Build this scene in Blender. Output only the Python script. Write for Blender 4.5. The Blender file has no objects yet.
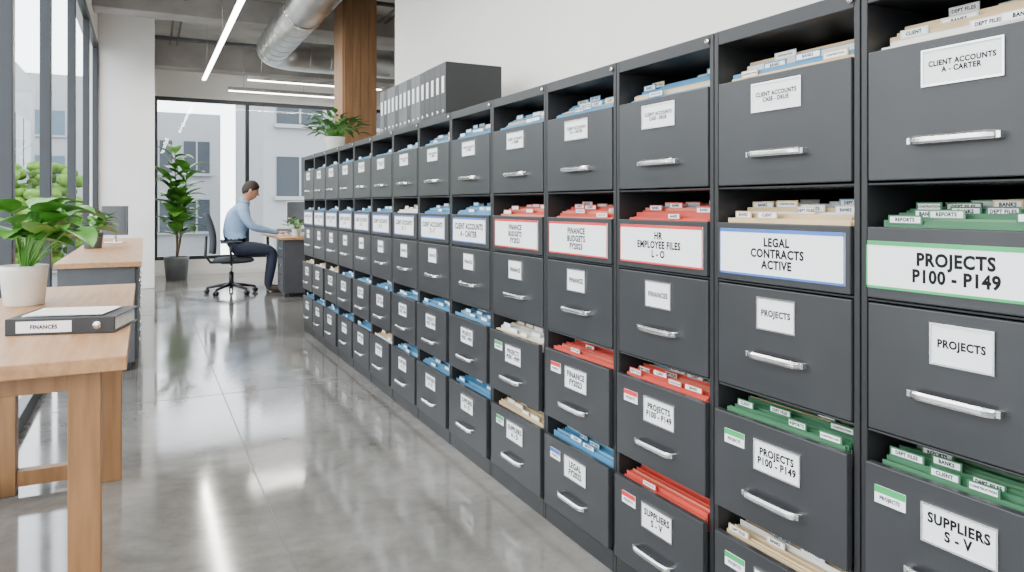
import bpy, bmesh, math, random
from mathutils import Vector, Matrix, Euler
random.seed(7)
H=1.15; F=720.0; UV=145.0; HY=205.0
TH=math.atan(367/F); C=math.cos(TH); S=math.sin(TH)
def at(u,D):
    X=(u-UV)*C*D/F
    return X,(D-X*S)/C
scene=bpy.context.scene
col=scene.collection

# ---------------------------------------------------------------- materials
MATS={}
def mat(name,color,rough=.5,metal=0,var=.06,scale=8,bump=0,emit=None,estr=0,spec=.5,stretch=None,color2=None,bscale=None,coat=0):
    if name in MATS: return MATS[name]
    m=bpy.data.materials.new(name); m.use_nodes=True
    nt=m.node_tree; b=nt.nodes['Principled BSDF']
    tc=nt.nodes.new('ShaderNodeTexCoord'); mp=nt.nodes.new('ShaderNodeMapping')
    if stretch: mp.inputs['Scale'].default_value=stretch
    nz=nt.nodes.new('ShaderNodeTexNoise'); nz.inputs['Scale'].default_value=scale; nz.inputs['Detail'].default_value=5
    nt.links.new(tc.outputs['Object'],mp.inputs['Vector']); nt.links.new(mp.outputs['Vector'],nz.inputs['Vector'])
    rp=nt.nodes.new('ShaderNodeValToRGB')
    c1=color2 if color2 else tuple(max(0,c*(1-var*2)) for c in color)
    c2=color if color2 else tuple(min(1,c*(1+var*2)) for c in color)
    rp.color_ramp.elements[0].position=.3; rp.color_ramp.elements[1].position=.7
    rp.color_ramp.elements[0].color=(*c1,1); rp.color_ramp.elements[1].color=(*c2,1)
    nt.links.new(nz.outputs['Fac'],rp.inputs['Fac']); nt.links.new(rp.outputs['Color'],b.inputs['Base Color'])
    b.inputs['Roughness'].default_value=rough; b.inputs['Metallic'].default_value=metal
    b.inputs['Specular IOR Level'].default_value=spec
    if emit:
        b.inputs['Emission Color'].default_value=(*emit,1); b.inputs['Emission Strength'].default_value=estr
    if bump:
        n2=nt.nodes.new('ShaderNodeTexNoise'); n2.inputs['Scale'].default_value=bscale or scale*6
        nt.links.new(mp.outputs['Vector'],n2.inputs['Vector'])
        bp=nt.nodes.new('ShaderNodeBump'); bp.inputs['Strength'].default_value=bump; bp.inputs['Distance'].default_value=.005
        nt.links.new(n2.outputs['Fac'],bp.inputs['Height']); nt.links.new(bp.outputs['Normal'],b.inputs['Normal'])
    MATS[name]=m; return m
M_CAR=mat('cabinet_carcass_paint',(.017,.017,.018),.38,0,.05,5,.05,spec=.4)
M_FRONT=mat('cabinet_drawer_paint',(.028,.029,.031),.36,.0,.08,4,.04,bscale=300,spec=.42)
M_DARK=mat('cabinet_interior',(.010,.010,.010),.6)
M_SIL=mat('brushed_aluminium',(.74,.74,.74),.2,1,.04,30)
M_LAB=mat('label_paper',(.88,.88,.87),.5,0,.01)
M_INK=mat('label_ink',(.004,.004,.005),.6,spec=.2)
M_RED=mat('folder_red',(.56,.055,.035),.6)
M_BLUE=mat('folder_blue',(.06,.22,.38),.6)
M_GRN=mat('folder_green',(.04,.145,.065),.6)
M_LGRN=mat('folder_light_green',(.12,.27,.13),.6)
M_PINK=mat('folder_coral',(.66,.17,.10),.6)
M_LBLU=mat('folder_light_blue',(.18,.36,.50),.6)
M_MAN=mat('folder_manila',(.66,.47,.25),.65)
M_WHT=mat('folder_white',(.72,.70,.65),.65)
M_PAP=mat('paper_edges',(.76,.73,.67),.7,0,.05,60)
M_TRED=mat('label_red',(.65,.03,.03),.5); M_TBLU=mat('label_blue',(.04,.14,.5),.5); M_TGRN=mat('label_green',(.02,.36,.10),.5)
M_WALL=mat('wall_paint_white',(.83,.805,.77),.85,0,.01,2,.1)
M_WHITEC=mat('pillar_plaster',(.84,.82,.79),.85,0,.02,2,.1)
M_CEIL=mat('ceiling_concrete',(.40,.38,.355),.85,0,.12,1.6,.3)
M_BEAM=mat('beam_concrete',(.36,.34,.32),.85,0,.12,2,.3)
M_FRAME=mat('window_frame_dark',(.010,.015,.021),.35)
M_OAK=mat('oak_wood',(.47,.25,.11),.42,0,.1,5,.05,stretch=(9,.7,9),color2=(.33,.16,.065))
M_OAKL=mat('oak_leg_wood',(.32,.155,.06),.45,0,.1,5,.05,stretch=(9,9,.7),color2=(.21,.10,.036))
M_WCOL=mat('wood_cladding',(.34,.18,.08),.5,0,.1,4,.1,stretch=(8,8,.6),color2=(.23,.115,.05))
M_GREYD=mat('desk_graphite_panel',(.06,.064,.072),.45)
M_LEAF=mat('leaf_green',(.13,.36,.05),.4,0,.2,12,color2=(.05,.19,.02))
M_LEAF2=mat('leaf_dark_green',(.09,.26,.05),.4,0,.2,9,color2=(.035,.14,.02))
M_STEM=mat('plant_stem',(.14,.10,.05),.7)
M_POTW=mat('ceramic_white',(.72,.66,.58),.4)
M_POTG=mat('ceramic_grey',(.09,.095,.10),.5)
M_SOIL=mat('soil',(.05,.035,.02),.9,0,.2,40)
M_BLK=mat('black_plastic',(.012,.013,.015),.4)
M_BIND=mat('binder_black',(.014,.015,.017),.45)
M_BINDG=mat('binder_grey',(.10,.105,.11),.5)
M_CHAIR=mat('chair_mesh_fabric',(.018,.022,.03),.75,0,.1,80)
M_DUCT=mat('galvanised_duct',(.62,.62,.61),.32,1,.08,3)
M_LED=mat('led_diffuser',(1,1,1),.5,emit=(1,.96,.9),estr=16)
M_SHIRT=mat('shirt_blue',(.27,.39,.58),.8,0,.05,20)
M_TROU=mat('trousers_navy',(.016,.022,.042),.8)
M_SKIN=mat('skin',(.48,.24,.145),.5)
M_HAIR=mat('hair_brown',(.025,.014,.008),.7,0,.2,60)
M_SHOE=mat('shoe_leather',(.05,.03,.02),.4)
M_EYE=mat('eye_dark',(.02,.015,.01),.3)
M_SCR=mat('monitor_screen',(.03,.035,.04),.2)
M_BLDG=mat('building_concrete',(.27,.275,.28),.8,0,.03,.3)
M_BGL=mat('building_glass',(.03,.04,.05),.3,0,.15,.2,spec=.3)
M_BGL2=mat('building_glass_blue',(.08,.125,.165),.35,0,.15,.15,spec=.3)
M_GND=mat('street_ground',(.25,.25,.24),.9)
M_TREE=mat('tree_foliage',(.085,.17,.025),.9,0,.3,3,spec=.1)

g=bpy.data.materials.new('window_glass'); g.use_nodes=True; nt=g.node_tree; nt.nodes.clear()
o=nt.nodes.new('ShaderNodeOutputMaterial'); mx=nt.nodes.new('ShaderNodeMixShader'); t=nt.nodes.new('ShaderNodeBsdfTransparent'); gl=nt.nodes.new('ShaderNodeBsdfGlossy')
t.inputs['Color'].default_value=(.96,.985,1,1); gl.inputs['Roughness'].default_value=.02; mx.inputs['Fac'].default_value=.03
nt.links.new(t.outputs[0],mx.inputs[1]); nt.links.new(gl.outputs[0],mx.inputs[2]); nt.links.new(mx.outputs[0],o.inputs[0]); M_GLASS=g

m=bpy.data.materials.new('polished_concrete'); m.use_nodes=True; nt=m.node_tree; b=nt.nodes['Principled BSDF']
tc=nt.nodes.new('ShaderNodeTexCoord')
n1=nt.nodes.new('ShaderNodeTexNoise'); n1.inputs['Scale'].default_value=1.1; n1.inputs['Detail'].default_value=10; n1.inputs['Roughness'].default_value=.66; n1.inputs['Distortion'].default_value=.8
n2=nt.nodes.new('ShaderNodeTexNoise'); n2.inputs['Scale'].default_value=9; n2.inputs['Detail'].default_value=9; n2.inputs['Roughness'].default_value=.75
for n in (n1,n2): nt.links.new(tc.outputs['Object'],n.inputs['Vector'])
r1=nt.nodes.new('ShaderNodeValToRGB'); r1.color_ramp.elements[0].position=.32; r1.color_ramp.elements[1].position=.68
r1.color_ramp.elements[0].color=(.12,.112,.10,1); r1.color_ramp.elements[1].color=(.26,.247,.226,1)
r2=nt.nodes.new('ShaderNodeValToRGB'); r2.color_ramp.elements[0].position=.35; r2.color_ramp.elements[1].position=.65
r2.color_ramp.elements[0].color=(.74,.74,.74,1); r2.color_ramp.elements[1].color=(1,1,1,1)
mm=nt.nodes.new('ShaderNodeMixRGB'); mm.blend_type='MULTIPLY'; mm.inputs['Fac'].default_value=1
nt.links.new(n1.outputs['Fac'],r1.inputs['Fac']); nt.links.new(n2.outputs['Fac'],r2.inputs['Fac'])
nt.links.new(r1.outputs['Color'],mm.inputs[1]); nt.links.new(r2.outputs['Color'],mm.inputs[2]); nt.links.new(mm.outputs[0],b.inputs['Base Color'])
rr=nt.nodes.new('ShaderNodeMapRange'); rr.inputs['From Min'].default_value=.3; rr.inputs['From Max'].default_value=.7; rr.inputs['To Min'].default_value=.05; rr.inputs['To Max'].default_value=.16
nt.links.new(n1.outputs['Fac'],rr.inputs['Value']); nt.links.new(rr.outputs[0],b.inputs['Roughness'])
b.inputs['Specular IOR Level'].default_value=1.0
M_FLOOR=m
M_JOINT=mat('floor_joint_filler',(.10,.095,.09),.4)

# ---------------------------------------------------------------- mesh builder
TXT={}
def text_geo(s):
    if s in TXT: return TXT[s]
    cu=bpy.data.curves.new('t','FONT'); cu.body=s; cu.align_x='CENTER'; cu.align_y='CENTER'; cu.size=1; cu.offset=.042; cu.space_character=1.09; cu.space_line=.95; cu.resolution_u=3
    ob=bpy.data.objects.new('t',cu); col.objects.link(ob)
    bpy.context.view_layer.update()
    me=bpy.data.meshes.new_from_object(ob.evaluated_get(bpy.context.evaluated_depsgraph_get()))
    vs=[v.co.copy() for v in me.vertices]; fs=[tuple(p.vertices) for p in me.polygons]
    bpy.data.objects.remove(ob); bpy.data.curves.remove(cu); bpy.data.meshes.remove(me)
    x0=min(v.x for v in vs);x1=max(v.x for v in vs);y0=min(v.y for v in vs);y1=max(v.y for v in vs)
    cx=(x0+x1)/2; cy=(y0+y1)/2
    vs=[Vector(((v.x-cx)*.9,v.y-cy,0)) for v in vs]
    TXT[s]=(vs,fs,(x1-x0)*.9,y1-y0); return TXT[s]
class MB:
    def __init__(s): s.v=[];s.f=[];s.m=[];s.mats=[];s.sm=[]
    def mi(s,m):
        if m not in s.mats: s.mats.append(m)
        return s.mats.index(m)
    def raw(s,vs,fs,m,smooth=False,M=None):
        o=len(s.v); k=s.mi(m)
        for v in vs:
            v=Vector(v); s.v.append(M@v if M else v)
        for f in fs: s.f.append([i+o for i in f]); s.m.append(k); s.sm.append(smooth)
    def box(s,x0,x1,y0,y1,z0,z1,m,M=None,lean=0):
        vs=[(x0,y0,z0),(x1,y0,z0),(x1,y1,z0),(x0,y1,z0),(x0,y0+lean,z1),(x1,y0+lean,z1),(x1,y1+lean,z1),(x0,y1+lean,z1)]
        s.raw(vs,[(0,3,2,1),(4,5,6,7),(0,1,5,4),(1,2,6,5),(2,3,7,6),(3,0,4,7)],m,False,M)
    def tube(s,pts,rad,m,n=12,cap=True,squash=None,up=Vector((0,0,1)),M=None):
        pts=[Vector(p) for p in pts]
        if not hasattr(rad,'__len__'): rad=[rad]*len(pts)
        vs=[];fs=[]
        for i,p in enumerate(pts):
            d=(pts[min(i+1,len(pts)-1)]-pts[max(i-1,0)]).normalized()
            u=up
            if abs(d.dot(u))>.95: u=Vector((1,0,0))
            a=d.cross(u).normalized(); bb=a.cross(d).normalized()
            for k in range(n):
                t=2*math.pi*k/n
                q=a*math.cos(t)*rad[i]+bb*math.sin(t)*rad[i]*(squash or 1)
                vs.append(p+q)
        for i in range(len(pts)-1):
            for k in range(n):
                fs.append((i*n+k,i*n+(k+1)%n,(i+1)*n+(k+1)%n,(i+1)*n+k))
        if cap: fs.append(tuple(range(n))[::-1]); fs.append(tuple((len(pts)-1)*n+k for k in range(n)))
        s.raw(vs,fs,m,True,M)
    def lathe(s,prof,m,n=28,c=(0,0,0)):
        vs=[];fs=[]
        for r,z in prof:
            for k in range(n):
                t=2*math.pi*k/n; vs.append((c[0]+r*math.cos(t),c[1]+r*math.sin(t),c[2]+z))
        for i in range(len(prof)-1):
            for k in range(n): fs.append((i*n+k,i*n+(k+1)%n,(i+1)*n+(k+1)%n,(i+1)*n+k))
        s.raw(vs,fs,m,True)
    def ell(s,c,r,m,seg=20,ring=14,shape=None,M=None):
        vs=[];fs=[]
        for i in range(ring+1):
            p=math.pi*i/ring
            for k in range(seg):
                t=2*math.pi*k/seg
                v=Vector((math.sin(p)*math.cos(t),math.sin(p)*math.sin(t),math.cos(p)))
                if shape: v=shape(v)
                vs.append(Vector((c[0]+v.x*r[0],c[1]+v.y*r[1],c[2]+v.z*r[2])))
        for i in range(ring):
            for k in range(seg): fs.append((i*seg+k,(i+1)*seg+k,(i+1)*seg+(k+1)%seg,i*seg+(k+1)%seg))
        s.raw(vs,fs,m,True,M)
    def text(s,t,cx,y,cz,maxw,maxh,m,M=None):
        vs,fs,w,h=text_geo(t); k=min(maxw/w,maxh/h)
        s.raw([(cx+v.x*k,y,cz+v.y*k) for v in vs],fs,m,False,M)
    def leaf(s,base,d,length,width,m,droop=.5,fold=.15,n=6,up=Vector((0,0,1)),heart=.75):
        base=Vector(base); d=Vector(d).normalized()
        side=d.cross(up)
        if side.length<.1: side=Vector((1,0,0))
        side.normalize(); vs=[];fs=[]
        p=base.copy(); cur=d.copy()
        for i in range(n+1):
            t=i/n
            w=width*.5*(math.sin(math.pi*min(1,t**heart))**.8 if 0<t<1 else .02)
            nn=side.cross(cur).normalized()
            vs+= [p-side*w+nn*w*fold*2, p.copy(), p+side*w+nn*w*fold*2]
            p=p+cur*(length/n)
            cur=(cur+Vector((0,0,-1))*droop/n).normalized()
        for i in range(n):
            a=i*3
            fs+=[(a,a+1,a+4,a+3),(a+1,a+2,a+5,a+4)]
        s.raw(vs,fs,m,True)
    def obj(s,name,parent=None,bevel=0,loc=None,rot=None,seg=2):
        me=bpy.data.meshes.new(name); me.from_pydata([tuple(v) for v in s.v],[],s.f)
        for m_ in s.mats: me.materials.append(m_)
        me.polygons.foreach_set('material_index',s.m); me.polygons.foreach_set('use_smooth',s.sm)
        me.update()
        ob=bpy.data.objects.new(name,me); col.objects.link(ob)
        if parent: ob.parent=parent
        if loc: ob.location=loc
        if rot: ob.rotation_euler=rot
        if bevel:
            md=ob.modifiers.new('bevel','BEVEL'); md.width=bevel; md.segments=seg; md.limit_method='ANGLE'; md.angle_limit=math.radians(40)
        return ob
def empty(name,loc=(0,0,0),rot=(0,0,0)):
    e=bpy.data.objects.new(name,None); e.empty_display_size=.1; e.location=loc; e.rotation_euler=rot; col.objects.link(e); return e
def simple(name,boxes,m,bevel=0):
    b=MB()
    for q in boxes: b.box(*q,m)
    return b.obj(name,bevel=bevel)

# ---------------------------------------------------------------- room shell
LX=-.56; CZ=3.8; YB=-3.0; YF=13.0; RX=6.5
simple('floor',[(LX-.15,RX+.2,YB-.2,YF+.2,-.12,0)],M_FLOOR)
simple('ceiling',[(LX-.15,RX+.2,YB-.2,YF+.2,CZ,CZ+.15)],M_CEIL)
simple('wall_back',[(LX-.15,RX+.2,YB-.2,YB,0,CZ)],M_WALL)
simple('wall_right',[(RX,RX+.2,YB,YF,0,CZ)],M_WALL)
simple('wall_behind_cabinets',[(1.93,2.13,YB,6.02,0,CZ)],M_WALL)
simple('wall_left',[(LX-.15,LX,YB,YF,3.32,CZ),(LX-.15,LX,11.1,YF,0,3.32)],M_WALL)
simple('pillar',[(LX,.12,11.1,11.55,0,CZ)],M_WHITEC,.01)
wx0,wx1,wz0,wz1=.12,4.6,.25,2.92
simple('wall_far',[(LX-.15,wx0,YF,YF+.2,0,CZ),(wx1,RX+.2,YF,YF+.2,0,CZ),(wx0,wx1,YF,YF+.2,0,wz0),(wx0,wx1,YF,YF+.2,wz1,CZ)],M_WALL)
simple('baseboard_far',[(.13,RX,YF-.015,YF,0,.09)],M_WHITEC)
def window_y(name,y0,y1,x,z0,z1,mull,w=.06,d=.05):
    e=empty(name); b=MB()
    b.box(x-d,x,y0,y1,z0,z0+w,M_FRAME); b.box(x-d,x,y0,y1,z1-w,z1,M_FRAME)
    for y in [y0+w/2]+mull+[y1-w/2]: b.box(x-d-.002,x+.002,y-w/2,y+w/2,z0,z1,M_FRAME)
    b.obj('frame',e,.004)
    g=MB(); g.raw([(x-d/2,y0,z0),(x-d/2,y1,z0),(x-d/2,y1,z1),(x-d/2,y0,z1)],[(0,1,2,3)],M_GLASS); g.obj('glass',e)
window_y('window_1',YB,11.1,LX,0.0,3.32,[-1.9,-.3,1.3,2.7,4.15,5.7,7.6,9.4],w=.08,d=.06)
def window_x(name,x0,x1,y,z0,z1,mull,w=.06,d=.1):
    e=empty(name); b=MB()
    b.box(x0,x1,y,y+d,z0,z0+w,M_FRAME); b.box(x0,x1,y,y+d,z1-w,z1,M_FRAME)
    for x in [x0+w/2]+mull+[x1-w/2]: b.box(x-w/2,x+w/2,y-.002,y+d+.002,z0,z1,M_FRAME)
    b.obj('frame',e,.004)
    g=MB(); g.raw([(x0,y+d/2,z0),(x1,y+d/2,z0),(x1,y+d/2,z1),(x0,y+d/2,z1)],[(0,1,2,3)],M_GLASS); g.obj('glass',e)
window_x('window_2',wx0,wx1,YF+.02,wz0,wz1,[1.56,3.1])
simple('ceiling_beam',[(LX,RX,YF-.35,YF-.02,3.35,CZ)],M_BEAM,.01)
simple('ceiling_beam',[(LX,RX,9.8,10.15,3.5,CZ)],M_BEAM,.01)
simple('ceiling_beam',[(LX,1.93,5.8,6.15,3.5,CZ)],M_BEAM,.01)
b=MB()
for x in (.35,.45,2.9,3.0): b.tube([(x,YB+.1,3.7),(x,YF-.36,3.7)],.018,M_SIL,8)
b.obj('ceiling_conduit_pipes')
b=MB()
for y in (7.2,8.6,11.8):
    b.tube([(LX+.02,y,3.62),(RX-.02,y,3.62)],.03,M_POTG,8)
b.obj('ceiling_sprinkler_pipes')
simple('floor_joint',[(.42,.425,YB+.1,YF-.1,-.001,.0008)],M_JOINT)
simple('floor_joint',[(LX+.1,6.4,y,y+.005,-.001,.0009) for y in (.9,4.7,8.4,12.1)],M_JOINT)

b=MB()
b.box(1.95,2.32,7.9,8.3,0,CZ,M_WCOL)
for i in range(4): b.box(1.955+i*.091,1.955+i*.091+.087,7.885,7.9,0,CZ,M_WCOL)
for i in range(4): b.box(1.935,1.95,7.905+i*.098,7.905+i*.098+.093,0,CZ,M_WCOL)
b.obj('wood_clad_column',bevel=.003)

b=MB(); pts=[(1.55,3.2,3.28),(1.55,10.2,3.28)]
arc=[(1.55+.4*(1-math.cos(t)),10.2+.4*math.sin(t),3.28) for t in [i*math.pi/2/8 for i in range(1,9)]]
pts+=arc+[(5.5,10.6,3.28)]
b.tube(pts,.21,M_DUCT,36)
y=3.4
while y<10.2:
    b.tube([(1.55,y-.008,3.28),(1.55,y+.008,3.28)],.215,M_DUCT,36); y+=.3
x=2.1
while x<5.4:
    b.tube([(x-.008,10.6,3.28),(x+.008,10.6,3.28)],.215,M_DUCT,36); x+=.3
for yy in (5,8):
    b.tube([(1.55,yy-.02,3.28),(1.55,yy+.02,3.28)],.228,M_SIL,28); b.tube([(1.55,yy,3.48),(1.55,yy,CZ)],.006,M_SIL,6)
b.obj('ventilation_duct')

def linlight(p0,p1,w=.06):
    b=MB(); p0=Vector(p0);p1=Vector(p1); z=p0.z
    if abs(p1.x-p0.x)>abs(p1.y-p0.y):
        b.box(p0.x,p1.x,p0.y-w/2,p0.y+w/2,z+.012,z+.07,M_SIL); b.box(p0.x+.01,p1.x-.01,p0.y-w/2+.004,p0.y+w/2-.004,z,z+.012,M_LED)
    else:
        b.box(p0.x-w/2,p0.x+w/2,p0.y,p1.y,z+.012,z+.07,M_SIL); b.box(p0.x-w/2+.004,p0.x+w/2-.004,p0.y+.01,p1.y-.01,z,z+.012,M_LED)
    for t in (.1,.5,.9):
        q=p0.lerp(p1,t); b.tube([(q.x,q.y,z+.07),(q.x,q.y,CZ)],.003,M_SIL,6)
    return b.obj('linear_pendant_or_fill_light')
linlight((.78,5.9,3.0),(.78,11.6,3.0))
linlight((1.35,11.3,3.0),(3.4,11.3,3.0))
linlight((1.2,12.5,3.0),(3.6,12.5,3.0))
linlight((.55,-2.5,3.0),(.55,-.2,3.0),.1)  # added fill strip, out of view behind the camera, to light the near room
linlight((.55,.6,3.0),(.55,4.2,3.0),.1)  # second added fill strip, above the view, brightens the near region

# ---------------------------------------------------------------- filing cabinets
BND=[.596,.991,1.418,1.850,2.292,2.752,3.212,3.667,4.118,4.566]
while len(BND)<15: BND.append(BND[-1]+.444)
AX=1.307
z_=lambda k:k*H
ROWS=[(1.268,1.042,1.352,.003),(.962,.838,1.032,.006),(.829,.609,.829,.003),(.552,.340,.599,.012),(.283,.064,.331,.012)]
COLS=list(range(-1,13))
FC={'r':M_RED,'b':M_BLUE,'g':M_GRN,'m':M_MAN,'w':M_WHT}
ALT={'r':M_PINK,'b':M_LBLU,'g':M_LGRN,'m':M_WHT,'w':M_MAN}
row_files={ -1:'wg gg', 0:'mm gm', 1:'br rr', 2:'br rb', 3:'br mm', 4:'bb bb', 5:'bb bb', 6:'bw bb',7:'bb bm'}
R1=['CLIENT ACCOUNTS\nA - CARTER','CLIENT ACCOUNTS\nCASE - DRUE','CLIENT ACCOUNTS\nCASE - DRUE','CLIENT ACCOUNTS\nCA - CARTER','CLIENT ACCOUNTS\nE - FISHER']
R2=[('PROJECTS\nP100 - P149',M_TGRN),('LEGAL\nCONTRACTS\nACTIVE',M_TBLU),('HR\nEMPLOYEE FILES\nL - O',M_TRED),('FINANCE\nBUDGETS\nFY2023',M_TRED),('FINANCE\nBUDGETS\nFY2023',M_TRED),('CLIENT ACCOUNTS\nA - CARTER',M_TBLU),('CLIENT ACCOUNTS\nD - F',M_TBLU)]
R3=['PROJECTS','PROJECTS','FINANCES','FINANCE','FINANCE']
R4=['SUPPLIERS\nS - V','PROJECTS\nP100 - P149','PROJECTS\nP100 - P149','FINANCE\nFY2023','PROJECTS\nP050 - P099']
R5=['LEGAL\nA - F','CONTRACTS\nCLOSED','SUPPLIERS\nS - V','LEGAL\nFY2022','SUPPLIERS\nA - D']
TABS=['DEPT FILES','CONSTRUCTION','DEPT FILES','BANKS','REPORTS','CLIENT']
for ci,n in enumerate(COLS):
    W=BND[ci+1]-BND[ci]; yc=(BND[ci+1]+BND[ci])/2
    e=empty('filing_cabinet',(AX,yc,0),(0,0,-math.pi/2))
    w=W-.003; hw=w/2; rnd=random.Random(n*13+5)
    b=MB(); T=z_(1.386)
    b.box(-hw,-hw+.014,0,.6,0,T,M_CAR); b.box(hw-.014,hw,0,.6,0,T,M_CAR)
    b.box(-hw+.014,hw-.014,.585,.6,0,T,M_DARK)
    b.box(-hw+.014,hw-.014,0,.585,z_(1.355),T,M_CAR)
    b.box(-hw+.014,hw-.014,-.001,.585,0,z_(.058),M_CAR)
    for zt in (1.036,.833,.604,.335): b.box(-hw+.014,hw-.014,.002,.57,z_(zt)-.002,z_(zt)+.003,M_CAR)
    b.obj('carcass',e,.0018)
    b=MB(); b.tube([(hw-.02,-.001,T-.018),(hw-.02,-.006,T-.018)],.007,M_SIL,16,up=Vector((1,0,0)))
    b.obj('lock',e)
    fr=MB(); hd=MB(); lb=MB(); fo=MB(); dr=MB()
    fx=hw-.018
    for ri,(ft,fb,ot,pull) in enumerate(ROWS):
        zt,zb=z_(ft),z_(fb); y0=-pull-(rnd.uniform(0,.008) if ri>2 else 0)
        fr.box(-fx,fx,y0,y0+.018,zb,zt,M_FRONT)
        dr.box(-fx+.006,-fx+.008,y0+.018,.5,zb+.01,zt-.03,M_CAR); dr.box(fx-.008,fx-.006,y0+.018,.5,zb+.01,zt-.03,M_CAR)
        dr.box(-fx+.006,fx-.006,y0+.018,.5,zb+.008,zb+.011,M_CAR)
        if ri!=1:
            hz=z_({0:1.105,2:.69,3:.402,4:.132}[ri]); hwid=.084
            N=20; sec=[(0,-.0085),(-.006,-.0075),(-.009,-.003),(-.009,.004),(-.005,.0085),(0,.0085)]
            vs=[];fs=[]
            for i in range(N+1):
                t=-1+2*i/N; off=y0-.019*(1-abs(t)**9)
                for (a,c_) in sec: vs.append((t*hwid,off+a*(1 if abs(t)<.99 else .3),hz+c_*(1-.25*abs(t)**12)))
            q=len(sec)
            for i in range(N):
                for k in range(q): fs.append((i*q+k,i*q+(k+1)%q,(i+1)*q+(k+1)%q,(i+1)*q+k))
            fs.append(tuple(range(q))[::-1]); fs.append(tuple(N*q+k for k in range(q)))
            hd.raw(vs,fs,M_SIL,False)
            for sx_ in (-1,1): hd.box(sx_*hwid*.93-.006,sx_*hwid*.93+.006,y0-.016,y0,hz-.006,hz+.006,M_SIL)
        def label(cx,cz,lw,lh,t,accent=None,frame=True,tw=.86,th=.72):
            if frame:
                f_=.0035
                for q in ((cx-lw/2-f_,cx+lw/2+f_,cz+lh/2,cz+lh/2+f_),(cx-lw/2-f_,cx+lw/2+f_,cz-lh/2-f_,cz-lh/2),(cx-lw/2-f_,cx-lw/2,cz-lh/2,cz+lh/2),(cx+lw/2,cx+lw/2+f_,cz-lh/2,cz+lh/2)):
                    lb.box(q[0],q[1],y0-.004,y0-.0001,q[2],q[3],M_SIL)
            lb.box(cx-lw/2,cx+lw/2,y0-.0022,y0-.0001,cz-lh/2,cz+lh/2,M_LAB)
            if accent: 
                lb.box(cx-lw/2,cx+lw/2,y0-.003,y0-.0022,cz+lh/2-.008,cz+lh/2,accent)
                lb.box(cx-lw/2,cx+lw/2,y0-.003,y0-.0022,cz-lh/2,cz-lh/2+.005,accent)
                lb.box(cx-lw/2,cx-lw/2+.0025,y0-.003,y0-.0022,cz-lh/2,cz+lh/2,accent); lb.box(cx+lw/2-.0025,cx+lw/2,y0-.003,y0-.0022,cz-lh/2,cz+lh/2,accent)
            lb.text(t,cx,y0-.0026,cz,lw*tw,lh*th,M_INK)
        lx={-1:.01}.get(n,-.005)
        if ri==0: label(lx,z_(1.222),.140,.062,R1[min(ci,4)])
        if ri==1:
            t,a=R2[min(ci,6)]
            if n==-1: label(-.0,z_(.897),.355,.094,t,a,frame=False,tw=.62,th=.62)
            else: label(0,z_(.901),.365 if n<5 else .33,.112,t,a,frame=False,th=.66)
        if ri==2: label(lx,z_(.777),.108,.07,R3[min(ci,4)],tw=.8,th=.3)
        if ri==3 or ri==4:
            cz=z_(.488 if ri==3 else .222)
            label(.01,cz,.13,.066,(R4 if ri==3 else R5)[min(ci,4)])
            a={'g':M_TGRN,'r':M_TRED,'m':M_TGRN,'b':M_TBLU}.get(row_files.get(n,'bb bb').replace(' ','')[2 if ri==3 else 3],M_TBLU)
            if n<4:
                lb.box(-.155,-.090,y0-.0022,y0-.0001,cz+.0,cz+.034,M_LAB); lb.box(-.155,-.090,y0-.003,y0-.0022,cz+.021,cz+.034,a)
                lb.text('PROJECTS',-.1225,y0-.0026,cz+.011,.05,.01,M_INK)
        if ri==2: continue
        key=row_files.get(n,rnd.choice(['bb bb','bw mb','bb mb'])).replace(' ','')[{0:0,1:1,3:2,4:3}[ri]]
        main=FC[key]; alt=ALT[key]
        nf=34 if n<6 else 18; yy=y0+.022; sp=.0078 if n<6 else .013
        for k in range(nf):
            mk=main if rnd.random()<.7 else alt
            if k>9 and rnd.random()<.25: mk=rnd.choice([M_MAN,M_WHT,M_LBLU])
            if ri==0 and k>1 and rnd.random()<.25: mk=M_MAN if key!='m' else M_BLUE
            rise={0:.010,1:.008,3:.004,4:.004}[ri]+rnd.uniform(-.006,.006)+min(k,9)*({0:.0050,1:.0030}.get(ri,.0014))
            ztop=min(zt+rise,z_(ot)-(.026 if ri<2 else .020))
            thick=rnd.uniform(.0010,.002); lean=rnd.uniform(.001,.010)
            xx=fx-.012-rnd.uniform(0,.012)
            fo.box(-xx,xx-rnd.uniform(0,.008),yy,yy+thick,zb+.02,ztop,mk,lean=lean)
            if rnd.random()<.65:
                pw=rnd.uniform(.006,.03)
                fo.box(-xx+pw,xx-.008,yy+thick+.0004,yy+thick+rnd.uniform(.0015,.0042),zb+.02,ztop-rnd.uniform(.0,.008),M_PAP,lean=lean)
            tx=[-.125,-.045,.04,.12][(k*3+n+ri)%4]*(.85 if n<0 else 1)+rnd.uniform(-.015,.015)
            tk=rnd.random()
            if k<1 or tk<.42:
                tw_=rnd.uniform(.026,.036); tht=.017
                fo.box(tx-tw_,tx+tw_,yy+lean-.0012,yy+lean+.0008,ztop-.001,ztop+tht,mk)
                fo.box(tx-tw_+.004,tx+tw_-.004,yy+lean-.0017,yy+lean-.0012,ztop+.002,ztop+tht-.003,M_LAB)
                if n<3 and k<12: fo.text(rnd.choice(TABS),tx,yy+lean-.0021,ztop+.0085,.046,.008,M_INK)
            yy+=sp*rnd.uniform(.75,1.25)
    fr.obj('drawer_fronts',e,.0025,seg=2); dr.obj('drawer_trays',e); hd.obj('drawer_handles',e,.001); lb.obj('drawer_labels',e); fo.obj('hanging_folders',e)

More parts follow.
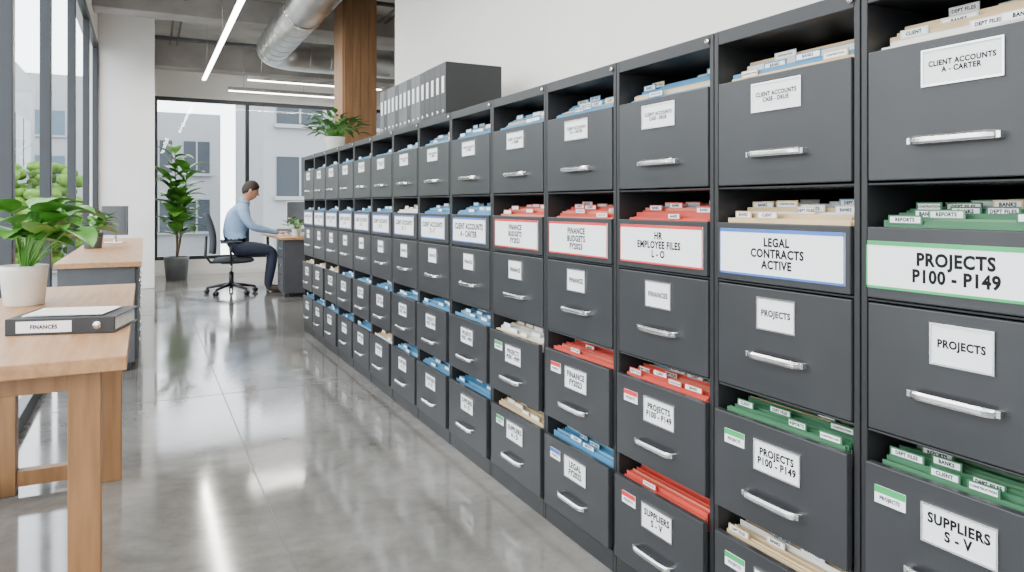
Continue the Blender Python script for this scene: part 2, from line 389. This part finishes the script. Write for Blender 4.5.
# ---------------------------------------------------------------- binders on top
CT=z_(1.386)
e=empty('binder_row',(0,0,CT))
y=3.58; b=MB(); k=0
while y<4.78:
    w_=.078; dk = k<4 or k%3==1
    mm_=M_BIND if dk else M_BINDG
    x0=1.43; hh=.32; xd=.33
    b.box(x0,x0+xd,y,y+.003,0,hh,mm_); b.box(x0,x0+xd,y+w_-.003,y+w_,0,hh,mm_); b.box(x0-.002,x0+.001,y,y+w_,0,hh,mm_)
    b.box(x0+.02,x0+xd-.02,y+.008,y+w_-.01,.01,.30,M_PAP)
    if k<4: b.box(x0,x0+xd,y,y+w_,hh,hh+.003,mm_)
    b.box(x0-.0035,x0-.002,y+.022,y+w_-.022,.16,.25,M_LAB)
    b.tube([(x0-.004,y+w_/2,.06),(x0-.001,y+w_/2,.06)],.012,M_SIL,12)
    y+=w_+.002; k+=1
b.obj('binders',e,.001)

# ---------------------------------------------------------------- table with binder
tx0,tx1=LX+.02,-.042
_,tyn=at(122,1.86); _,tyf=at(143,3.6)
TZ=.76
e=empty('oak_table')
b=MB(); b.box(tx0,tx1,tyn,tyf,TZ-.038,TZ,M_OAK); b.obj('table_top',e,.003)
b=MB(); L=.075; INS=.06
fy=tyf-.62
for (x,y) in ((tx1-INS-L,tyn+.04),(tx1-INS-L+.015,fy),(tx0+.01,tyn+.04),(tx0+.01,fy)):
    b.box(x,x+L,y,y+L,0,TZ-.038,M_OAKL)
xl=tx1-INS-L
b.obj('legs',e,.003)
b=MB()
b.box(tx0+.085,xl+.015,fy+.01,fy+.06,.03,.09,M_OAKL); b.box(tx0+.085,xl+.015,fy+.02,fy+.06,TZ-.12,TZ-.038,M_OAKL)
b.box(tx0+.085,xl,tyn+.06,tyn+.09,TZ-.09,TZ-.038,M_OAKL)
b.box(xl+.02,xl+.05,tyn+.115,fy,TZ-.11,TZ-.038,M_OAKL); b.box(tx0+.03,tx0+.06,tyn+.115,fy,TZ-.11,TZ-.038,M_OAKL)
b.obj('rails',e,.002)
bx,by=at(61,2.17)
e=empty('ring_binder',(bx,by,TZ),(0,0,-math.radians(15)))
b=MB(); L2=.15
b.box(-L2,L2,0,.24,0,.004,M_BIND); b.box(-L2,L2,0,.24,.046,.05,M_BIND); b.box(-L2,L2,-.003,.002,0,.05,M_BIND)
b.obj('cover',e,.002)
b=MB(); b.box(-L2+.01,L2-.01,.012,.225,.005,.044,M_PAP); b.obj('pages',e)
b=MB(); b.box(-.12,.03,-.0045,-.003,.008,.042,M_LAB); b.text('FINANCES',-.045,-.005,.025,.09,.013,M_INK)
b.tube([(.10,-.0055,.025),(.10,-.002,.025)],.012,M_SIL,16,up=Vector((1,0,0))); b.obj('spine_label',e)
b=MB(); b.box(-.12,.10,.04,.215,.0505,.0535,M_LAB,M=Matrix.Rotation(.03,4,'Z')); b.box(-.11,.105,.03,.20,.0535,.055,M_PAP,M=Matrix.Rotation(-.02,4,'Z')); b.obj('loose_papers',e)

# ---------------------------------------------------------------- plants
def pot(b,r,h,m,c=(0,0,0)):
    b.lathe([(0,0),(r*.78,0),(r*.82,.004),(r*.97,h*.85),(r,h),(r*.94,h),(r*.9,h*.88),(0,h*.88)],m,32,c)
    b.lathe([(0,h*.885),(r*.9,h*.885)],M_SOIL,24,c)
def bushy(name,loc,r,h,potm,nl,ln,wd,hgt,leafm,seed,spread=.9,xclamp=None,zmin=None):
    rnd=random.Random(seed); e=empty(name,loc)
    b=MB(); pot(b,r,h,potm); b.obj('pot',e)
    b=MB()
    for i in range(nl):
        a=rnd.uniform(0,2*math.pi) if i>6 else i*.9
        tilt=rnd.uniform(.12,spread)
        L=rnd.uniform(.5,1)*hgt
        d=Vector((math.cos(a)*math.sin(tilt),math.sin(a)*math.sin(tilt),math.cos(tilt)))
        p0=Vector((math.cos(a)*r*.3*rnd.random(),math.sin(a)*r*.3*rnd.random(),h*.86))
        p1=p0+d*L*.55; p2=p1+(d+Vector((math.cos(a)*.3,math.sin(a)*.3,0)))*L*.35
        if xclamp is not None and loc[0]+p2.x+math.cos(a)*ln*1.1-wd*.5<xclamp: 
            p2.x=abs(p2.x)*.3; p1.x=abs(p1.x)*.3; a=rnd.uniform(-1.2,1.2)
        b.tube([p0,p1,p2],[.003,.0025,.0015],M_LEAF,6,cap=False)
        ld=Vector((math.cos(a),math.sin(a),rnd.uniform(.0,.9)))
        b.leaf(p2,ld,ln*rnd.uniform(.7,1.1),wd*rnd.uniform(.8,1.1),leafm,droop=rnd.uniform(.4,1.3),heart=.6)
    for v in b.v: v.z=max(v.z,.02)
    b.obj('foliage',e)
px,py=at(18,2.8)
bushy('potted_pothos_plant',(px+.02,py,TZ),.083,.155,M_POTW,46,.16,.12,.29,M_LEAF,3,.95,xclamp=LX+.01)
px,py=at(335,6.1)
bushy('potted_fern',(px,py,CT),.085,.13,M_WHT,110,.13,.045,.24,M_LEAF2,5,1.25)
px,py=at(93,6.5)
bushy('small_potted_plant',(px,py,TZ+.001),.085,.14,M_POTG,55,.13,.06,.2,M_LEAF,9,1.1,xclamp=LX+.01)
px,py=.43,12.15
e=empty('fiddle_leaf_fig',(px,py,0)); b=MB(); pot(b,.18,.36,M_POTG); b.obj('planter',e)
b=MB(); rnd=random.Random(4)
for s_,(dx,dy,top) in enumerate(((0,0,1.98),(.09,.03,1.78),(-.03,-.02,1.55),(.04,-.05,1.35))):
    fn=lambda t:Vector((dx*t*2+.02*math.sin(t*5),dy*t*2,.3+(top-.35)*t))
    pts=[fn(i/6) for i in range(7)]
    b.tube(pts,[.014-.008*i/6 for i in range(7)],M_STEM,8)
    for k in range(20):
        t=.34+.66*k/19; p=fn(t)
        a=k*2.4+s_; ca=math.cos(a)
        if ca<-.3: ca*=.6
        d=Vector((ca,math.sin(a)*.8,rnd.uniform(.2,1.0)))
        b.leaf(p,d,rnd.uniform(.28,.40),rnd.uniform(.16,.22),M_LEAF,droop=rnd.uniform(.4,1.3),heart=.9)
for v in b.v:
    if v.x<-.30: v.x=-.30
    if v.y<-.5: v.y=-.5
b.obj('foliage',e)

# ---------------------------------------------------------------- credenza / second desk
cx1=-.02; _,cy0=at(130,4.95); cy1=9.6
e=empty('desk_credenza'); b=MB(); b.box(LX+.02,cx1,cy0,cy1,TZ-.035,TZ,M_OAK); b.obj('top',e,.003)
b=MB(); b.box(LX+.04,cx1-.04,cy0+.03,cy1-.03,.06,TZ-.035,M_GREYD); b.box(LX+.06,cx1-.07,cy0+.06,cy1-.06,0,.06,M_BLK); b.obj('body',e,.002)
b=MB(); y=cy0+.05
while y+.45<cy1:
    for (a_,c_) in ((.08,.28),(.29,.49),(.50,.71)):
        b.box(cx1-.04,cx1-.025,y,y+.44,a_,c_,M_GREYD)
        b.tube([(cx1-.015,y+.14,(a_+c_)/2),(cx1-.015,y+.30,(a_+c_)/2)],.006,M_SIL,8)
    y+=.45
b.obj('drawers',e,.002)
mx_,my_=at(115,7.4)
e=empty('desktop_monitor',(mx_,my_,TZ+.001),(0,0,-.25))
b=MB(); b.box(-.12,.12,-.02,.02,.08,.38,M_POTG); b.box(-.11,.11,-.022,-.0201,.09,.37,M_SCR); b.obj('screen',e,.006)
b=MB(); b.tube([(0,.01,.01),(0,.01,.2)],.015,M_SIL,12); b.box(-.09,.09,-.05,.08,0,.012,M_SIL); b.obj('stand',e,.003)

# ---------------------------------------------------------------- workstation desk
e=empty('office_desk'); b=MB(); b.box(1.5,2.35,9.2,10.95,.715,.745,M_OAK); b.obj('desk_top',e,.003)
b=MB(); b.box(1.54,2.3,9.24,9.66,.05,.712,M_GREYD); b.box(1.6,2.25,9.28,9.62,0,.05,M_BLK)
for a_,c_ in ((.07,.28),(.29,.49),(.50,.70)):
    b.box(1.525,1.54,9.25,9.65,a_,c_,M_GREYD); b.tube([(1.518,9.37,(a_+c_)/2),(1.518,9.53,(a_+c_)/2)],.006,M_SIL,8)
b.obj('pedestal',e,.002)
b=MB()
for x in (1.56,2.26): b.box(x,x+.04,10.86,10.9,0,.715,M_SIL)
b.obj('legs',e,.002)
e=empty('desktop_monitor',(1.92,10.3,.746),(0,0,math.radians(-60)))
b=MB(); b.box(-.25,.25,-.015,.015,.12,.46,M_WHT); b.box(-.24,.24,-.0165,-.0151,.13,.45,M_SCR); b.obj('screen',e,.004)
b=MB(); b.tube([(0,.02,.01),(0,.02,.25)],.015,M_SIL,12); b.box(-.1,.1,-.08,.08,0,.01,M_SIL); b.obj('stand',e,.003)
b=MB(); b.box(0,.11,-.2,.2,0,.012,M_WHT)
for i in range(4):
    for j in range(12): b.box(.006+i*.025,.027+i*.025,-.19+j*.032,-.163+j*.032,.012,.016,M_LAB)
b.obj('keyboard',loc=(1.755,9.98,.746))
bushy('small_potted_plant',(1.72,9.45,.746),.055,.1,M_POTW,34,.10,.05,.17,M_LEAF,19,1.1)

# ---------------------------------------------------------------- office chair
PX,PY=1.04,10.0; PR=-.08
e=empty('office_chair',(PX-.04,PY,0),(0,0,PR))
b=MB()
for k in range(5):
    a=k*2*math.pi/5+.3; dx,dy=math.cos(a),math.sin(a)
    b.tube([(dx*.02,dy*.02,.12),(dx*.15,dy*.15,.105),(dx*.31,dy*.31,.075)],[.026,.022,.016],M_BLK,8)
    wx,wy=dx*.31,dy*.31
    for s in (-.018,.018):
        b.tube([(wx-dy*(s-.009),wy+dx*(s-.009),.03),(wx-dy*(s+.009),wy+dx*(s+.009),.03)],.03,M_BLK,14)
    b.tube([(wx,wy,.03),(wx,wy,.08)],.01,M_BLK,8)
b.tube([(0,0,.09),(0,0,.28)],.03,M_BLK,12); b.tube([(0,0,.26),(0,0,.42)],.018,M_SIL,12); b.box(-.12,.1,-.09,.09,.39,.42,M_BLK)
b.obj('base',e)
b=MB()
def sq(v):
    f=lambda t:math.copysign(abs(t)**.55,t)
    return Vector((f(v.x),f(v.y),v.z))
b.ell((.03,0,.435),(.25,.25,.04),M_CHAIR,28,14,shape=sq); b.obj('seat',e)
b=MB()
n=10; vs=[];fs=[]
for j in range(n+1):
    t=j/n; z=.53+t*.52; xb=-.235-.07*t+.035*math.sin(t*math.pi*1.1); hw_=.2+.035*math.sin(math.pi*t)-.04*t**3
    for i in range(9):
        s=-1+i/4; vs.append((xb+.05*s*s,s*hw_,z))
for j in range(n):
    for i in range(8): fs.append((j*9+i,j*9+i+1,(j+1)*9+i+1,(j+1)*9+i))
b.raw(vs,fs,M_CHAIR,True); ob=b.obj('backrest',e); md=ob.modifiers.new('s','SOLIDIFY'); md.thickness=.035
b=MB(); b.tube([(-.05,0,.41),(-.25,0,.41),(-.31,0,.5),(-.30,0,.75)],.018,M_BLK,10)
for s in (-1,1):
    b.tube([(.0,s*.22,.41),(.0,s*.285,.45),(-.02,s*.29,.66)],.014,M_BLK,10)
    b.tube([(-.13,s*.29,.675),(.12,s*.29,.675)],.028,M_BLK,10,squash=.5)
b.obj('arms_and_spine',e)

# ---------------------------------------------------------------- seated man
def skin(verts,edges,radii,root=0,sub=2):
    me=bpy.data.meshes.new('sk'); me.from_pydata(verts,edges,[]); ob=bpy.data.objects.new('sk',me); col.objects.link(ob)
    md=ob.modifiers.new('k','SKIN'); md.use_smooth_shade=True
    sv=me.skin_vertices[0].data
    for i,r in enumerate(radii):
        sv[i].radius=r if hasattr(r,'__len__') else (r,r); sv[i].use_root=(i==root)
    s=ob.modifiers.new('s','SUBSURF'); s.levels=sub; s.render_levels=sub
    bpy.context.view_layer.update()
    m2=bpy.data.meshes.new_from_object(ob.evaluated_get(bpy.context.evaluated_depsgraph_get()))
    vs=[v.co.copy() for v in m2.vertices]; fs=[tuple(p.vertices) for p in m2.polygons]
    bpy.data.objects.remove(ob); return vs,fs
V=[(-.01,0,.60),(-.015,0,.74),(.01,0,.88),(.05,0,1.0),(.085,0,1.10),(.115,0,1.17),(.14,0,1.235),(.165,0,1.29)]
Rr=[(.14,.165),(.135,.155),(.14,.16),(.145,.175),(.11,.14),(.062,.066),(.054,.056),(.052,.054)]
Eg=[(i,i+1) for i in range(7)]
mats_e=[M_TROU,M_SHIRT,M_SHIRT,M_SHIRT,M_SHIRT,M_SKIN,M_SKIN]
def chain(start,pts,rs,ms):
    p=start
    for q,r,mm2 in zip(pts,rs,ms):
        V.append(q); Rr.append(r); Eg.append((p,len(V)-1)); mats_e.append(mm2); p=len(V)-1
    return p
for s in (-1,1):
    chain(4,[(.085,s*.17,1.09),(.14,s*.22,.96),(.22,s*.235,.86),(.36,s*.175,.825),(.50,s*.115,.79),(.545,s*.105,.782)],
          [.078,.062,.052,.047,.033,.028],[M_SHIRT]*5+[M_SKIN])
    chain(0,[(.06,s*.10,.575),(.26,s*.115,.575),(.46,s*.12,.55),(.47,s*.12,.47),(.44,s*.12,.28),(.41,s*.12,.10),(.42,s*.12,.06),(.50,s*.125,.045),(.60,s*.13,.036)],
          [.105,.092,.072,.068,.060,.048,.044,.043,.033],[M_TROU]*6+[M_SHOE]*3)
vs,fs=skin(V,Eg,Rr)
def segd(p,a,b_):
    a=Vector(a);b_=Vector(b_);d=b_-a; t=max(0,min(1,(p-a).dot(d)/d.length_squared)); return (p-(a+d*t)).length
e=empty('seated_man',(PX,PY,0),(0,0,PR))
b=MB()
groups={}
for f in fs:
    c=sum((vs[i] for i in f),Vector())/len(f)
    k=min(range(len(Eg)),key=lambda i:segd(c,V[Eg[i][0]],V[Eg[i][1]])-.3*(Rr[Eg[i][1]][0] if hasattr(Rr[Eg[i][1]],'__len__') else Rr[Eg[i][1]]))
    mm3=mats_e[k]
    if mm3 is M_SHIRT and c.z<.66 : mm3=M_TROU
    if k==5 and c.z<1.195: mm3=M_SHIRT
    groups.setdefault(mm3.name,(mm3,[]))[1].append(f)
b.v=[v for v in vs]
for nme,(m3,ff) in groups.items():
    k=b.mi(m3)
    for f in ff: b.f.append(list(f)); b.m.append(k); b.sm.append(True)
b.obj('body',e)
for s in (-1,1):
    hv=[(.545,s*.105,.782),(.585,s*.10,.785),(.615,s*.098,.783)]; he=[(0,1),(1,2)]; hr=[(.026,.02),(.036,.016),(.034,.014)]
    vs2,fs2=skin(hv,he,hr,0,1); hb=MB(); hb.raw(vs2,fs2,M_SKIN,True)
    for i,(oy,ln) in enumerate(((-.027,.062),(-.009,.072),(.009,.068),(.027,.052))):
        y0=s*.098+oy
        pts=[(.60,y0,.785),(.625+ln*.3,y0+oy*.15,.790),(.625+ln*.65,y0+oy*.2,.783),(.622+ln*.85,y0+oy*.2,.768)]
        hb.tube(pts,[.0095,.0088,.008,.006],M_SKIN,8)
    hb.tube([(.565,s*.075,.78),(.59,s*.058,.777),(.615,s*.055,.77)],[.012,.0105,.008],M_SKIN,8)
    hb.obj('hand',e)
he_=empty('head',(.195,0,1.335)); he_.parent=e; he_.rotation_euler=(0,math.radians(18),0); he_.scale=(1.08,1.08,1.08)
def hs(v):
    x,y,z=v
    if z<0: 
        y*=1-.28*(-z)**1.3; x=x*(1-.12*-z)+.10*(-z)
    if x<0: x*=1.08
    return Vector((x,y*(1-.06*max(0,x)),z))
b=MB(); b.ell((0,0,0),(.092,.076,.118),M_SKIN,32,24,shape=hs)
b.raw([(.088,-.007,.02),(.088,.007,.02),(.113,0,-.022),(.09,-.017,-.03),(.09,.017,-.03),(.06,0,0),(.10,0,-.034)],[(0,2,1),(0,3,2),(1,2,4),(3,6,2),(2,6,4),(0,5,3),(1,4,5),(3,5,4),(3,4,6),(0,1,5)],M_SKIN,True)
for s in (-1,1):
    b.ell((.078,s*.03,.012),(.013,.012,.008),M_EYE,12,8); b.tube([(.083,s*.015,.033),(.083,s*.03,.037),(.072,s*.047,.032)],.0045,M_HAIR,6)
    b.ell((-.005,s*.078,-.005),(.018,.008,.032),M_SKIN,12,8)
b.tube([(.082,-.022,-.062),(.092,0,-.060),(.082,.022,-.062)],.005,mat('lips',(.42,.18,.15),.5),6)
b.obj('face',he_)
b=MB(); vs=[];fs=[];seg_=28;ring=12
for i in range(ring+1):
    for k in range(seg_):
        t=2*math.pi*k/seg_; front=(math.cos(t)+1)/2
        pm=math.radians(62)*front+math.radians(125)*(1-front)
        p=pm*i/ring
        v=hs(Vector((math.sin(p)*math.cos(t),math.sin(p)*math.sin(t),math.cos(p))))
        sc=1.10 if i<ring else 1.0
        vs.append((v.x*.092*sc+(.004 if i<ring else 0),v.y*.076*sc,v.z*.118*(1.13 if i<ring-1 else 1.02)))
for i in range(ring):
    for k in range(seg_): fs.append((i*seg_+k,(i+1)*seg_+k,(i+1)*seg_+(k+1)%seg_,i*seg_+(k+1)%seg_))
b.raw(vs,fs,M_HAIR,True)
b.obj('hair',he_)
b=MB()
b.tube([(.11,0,1.175),(.135,0,1.215)],[.078,.066],M_SHIRT,20,cap=False); ob=b.obj('collar',e); md=ob.modifiers.new('s','SOLIDIFY'); md.thickness=.005

# ---------------------------------------------------------------- outside
def building(name,x0,x1,y0,y1,z0,z1,face,fh=3.4,ww=2.0,gl=M_BGL,wallm=M_BLDG,wr=.7,hr=.55):
    b=MB(); b.box(x0,x1,y0,y1,z0,z1,wallm)
    z=z0+.8
    while z+fh*hr<z1:
        x=x0+.5
        while x+ww*wr<x1:
            b.box(x,x+ww*wr,y0-.05,y0+.02,z,z+fh*hr,gl); b.box(x-.1,x+ww*wr+.1,y0-.2,y0,z-.15,z,wallm)
            b.box(x+ww*wr*.5-.04,x+ww*wr*.5+.04,y0-.08,y0-.05,z,z+fh*hr,wallm); x+=ww
        y=y0+.5
        while face=='x' and y+ww*wr<y1: b.box(x1-.02,x1+.05,y,y+ww*wr,z,z+fh*hr,gl); b.box(x1,x1+.2,y-.1,y+ww*wr+.1,z-.15,z,wallm); y+=ww
        z+=fh
    return b.obj(name)
building('office_building',4.2,26,30,40,-8,7.2,'y',fh=2.9,ww=2.6)
building('office_building',-.5,4.0,46,52,-8,6.5,'y',ww=2.0)
building('office_building',-30,-5.5,38,48,-8,8,'x',ww=2.6,gl=M_BGL2,hr=.75,wr=.85)
building('office_building',-14,-3,64,74,-8,11,'x',ww=3,gl=M_BGL2)
building('office_building',-38,-22,-20,5,-8,3,'x',ww=3,gl=M_BGL2)
simple('ground',[(-60,60,-40,90,-8.2,-8)],M_GND)
for (x,y,r) in ((-4.2,22,1.9),(-3.2,29,2.0),(-7.5,20,2.4),(-9,10,2.4)):
    e=empty('street_tree',(x,y,-8)); b=MB(); b.tube([(0,0,0),(.1,0,4.5),(0,.1,8.4)],[.25,.2,.1],M_STEM,8)
    rnd=random.Random(int(abs(x*y)))
    for k in range(160):
        a=rnd.uniform(0,6.283); rr_=r*.85*math.sqrt(rnd.random()); zz=rnd.uniform(-1,1)
        c=(rr_*math.cos(a)*math.sqrt(1-zz*zz*.8),rr_*math.sin(a)*math.sqrt(1-zz*zz*.8),8.9+zz*r*.85); q=r*rnd.uniform(.08,.17)
        b.ell(c,(q,q,q*.7),M_TREE,7,5)
    b.obj('tree',e)

# ---------------------------------------------------------------- world + lights
w=bpy.data.worlds.new('World'); scene.world=w; w.use_nodes=True; nt=w.node_tree; bg=nt.nodes['Background']
tc=nt.nodes.new('ShaderNodeTexCoord'); sx=nt.nodes.new('ShaderNodeSeparateXYZ'); rp=nt.nodes.new('ShaderNodeValToRGB')
nt.links.new(tc.outputs['Generated'],sx.inputs[0]); nt.links.new(sx.outputs['Z'],rp.inputs['Fac']); nt.links.new(rp.outputs['Color'],bg.inputs['Color'])
rp.color_ramp.elements[0].position=0; rp.color_ramp.elements[0].color=(.98,.99,1,1)
rp.color_ramp.elements[1].position=.8; rp.color_ramp.elements[1].color=(.84,.92,1,1)
bg.inputs['Strength'].default_value=6.6
def area(name,loc,rot,sx_,sy_,power,color=(1,1,1)):
    l=bpy.data.lights.new(name,'AREA'); l.shape='RECTANGLE'; l.size=sx_; l.size_y=sy_; l.energy=power; l.color=color
    ob=bpy.data.objects.new(name,l); ob.location=loc; ob.rotation_euler=rot; col.objects.link(ob); return ob
area('ceiling_lamp_or_fill_glow',(.55,.85,2.99),(0,0,0),.09,6.4,95,(1,.95,.88))  # added fill light beneath the two out-of-view near strips
area('ceiling_lamp_or_fill_glow',(.78,8.75,2.99),(0,0,0),.05,5.5,75,(1,.95,.88))
area('ceiling_lamp_or_fill_glow',(2.4,11.3,2.99),(0,0,0),2.0,.05,45,(1,.95,.88))

# ---------------------------------------------------------------- camera
cam=bpy.data.cameras.new('camera'); cam.sensor_width=36; cam.lens=F/1024*36; cam.shift_y=-(286-HY)/1024; cam.clip_start=.05
co=bpy.data.objects.new('camera',cam); co.location=(0,0,H); co.rotation_euler=(math.pi/2,0,-TH); col.objects.link(co)
scene.camera=co
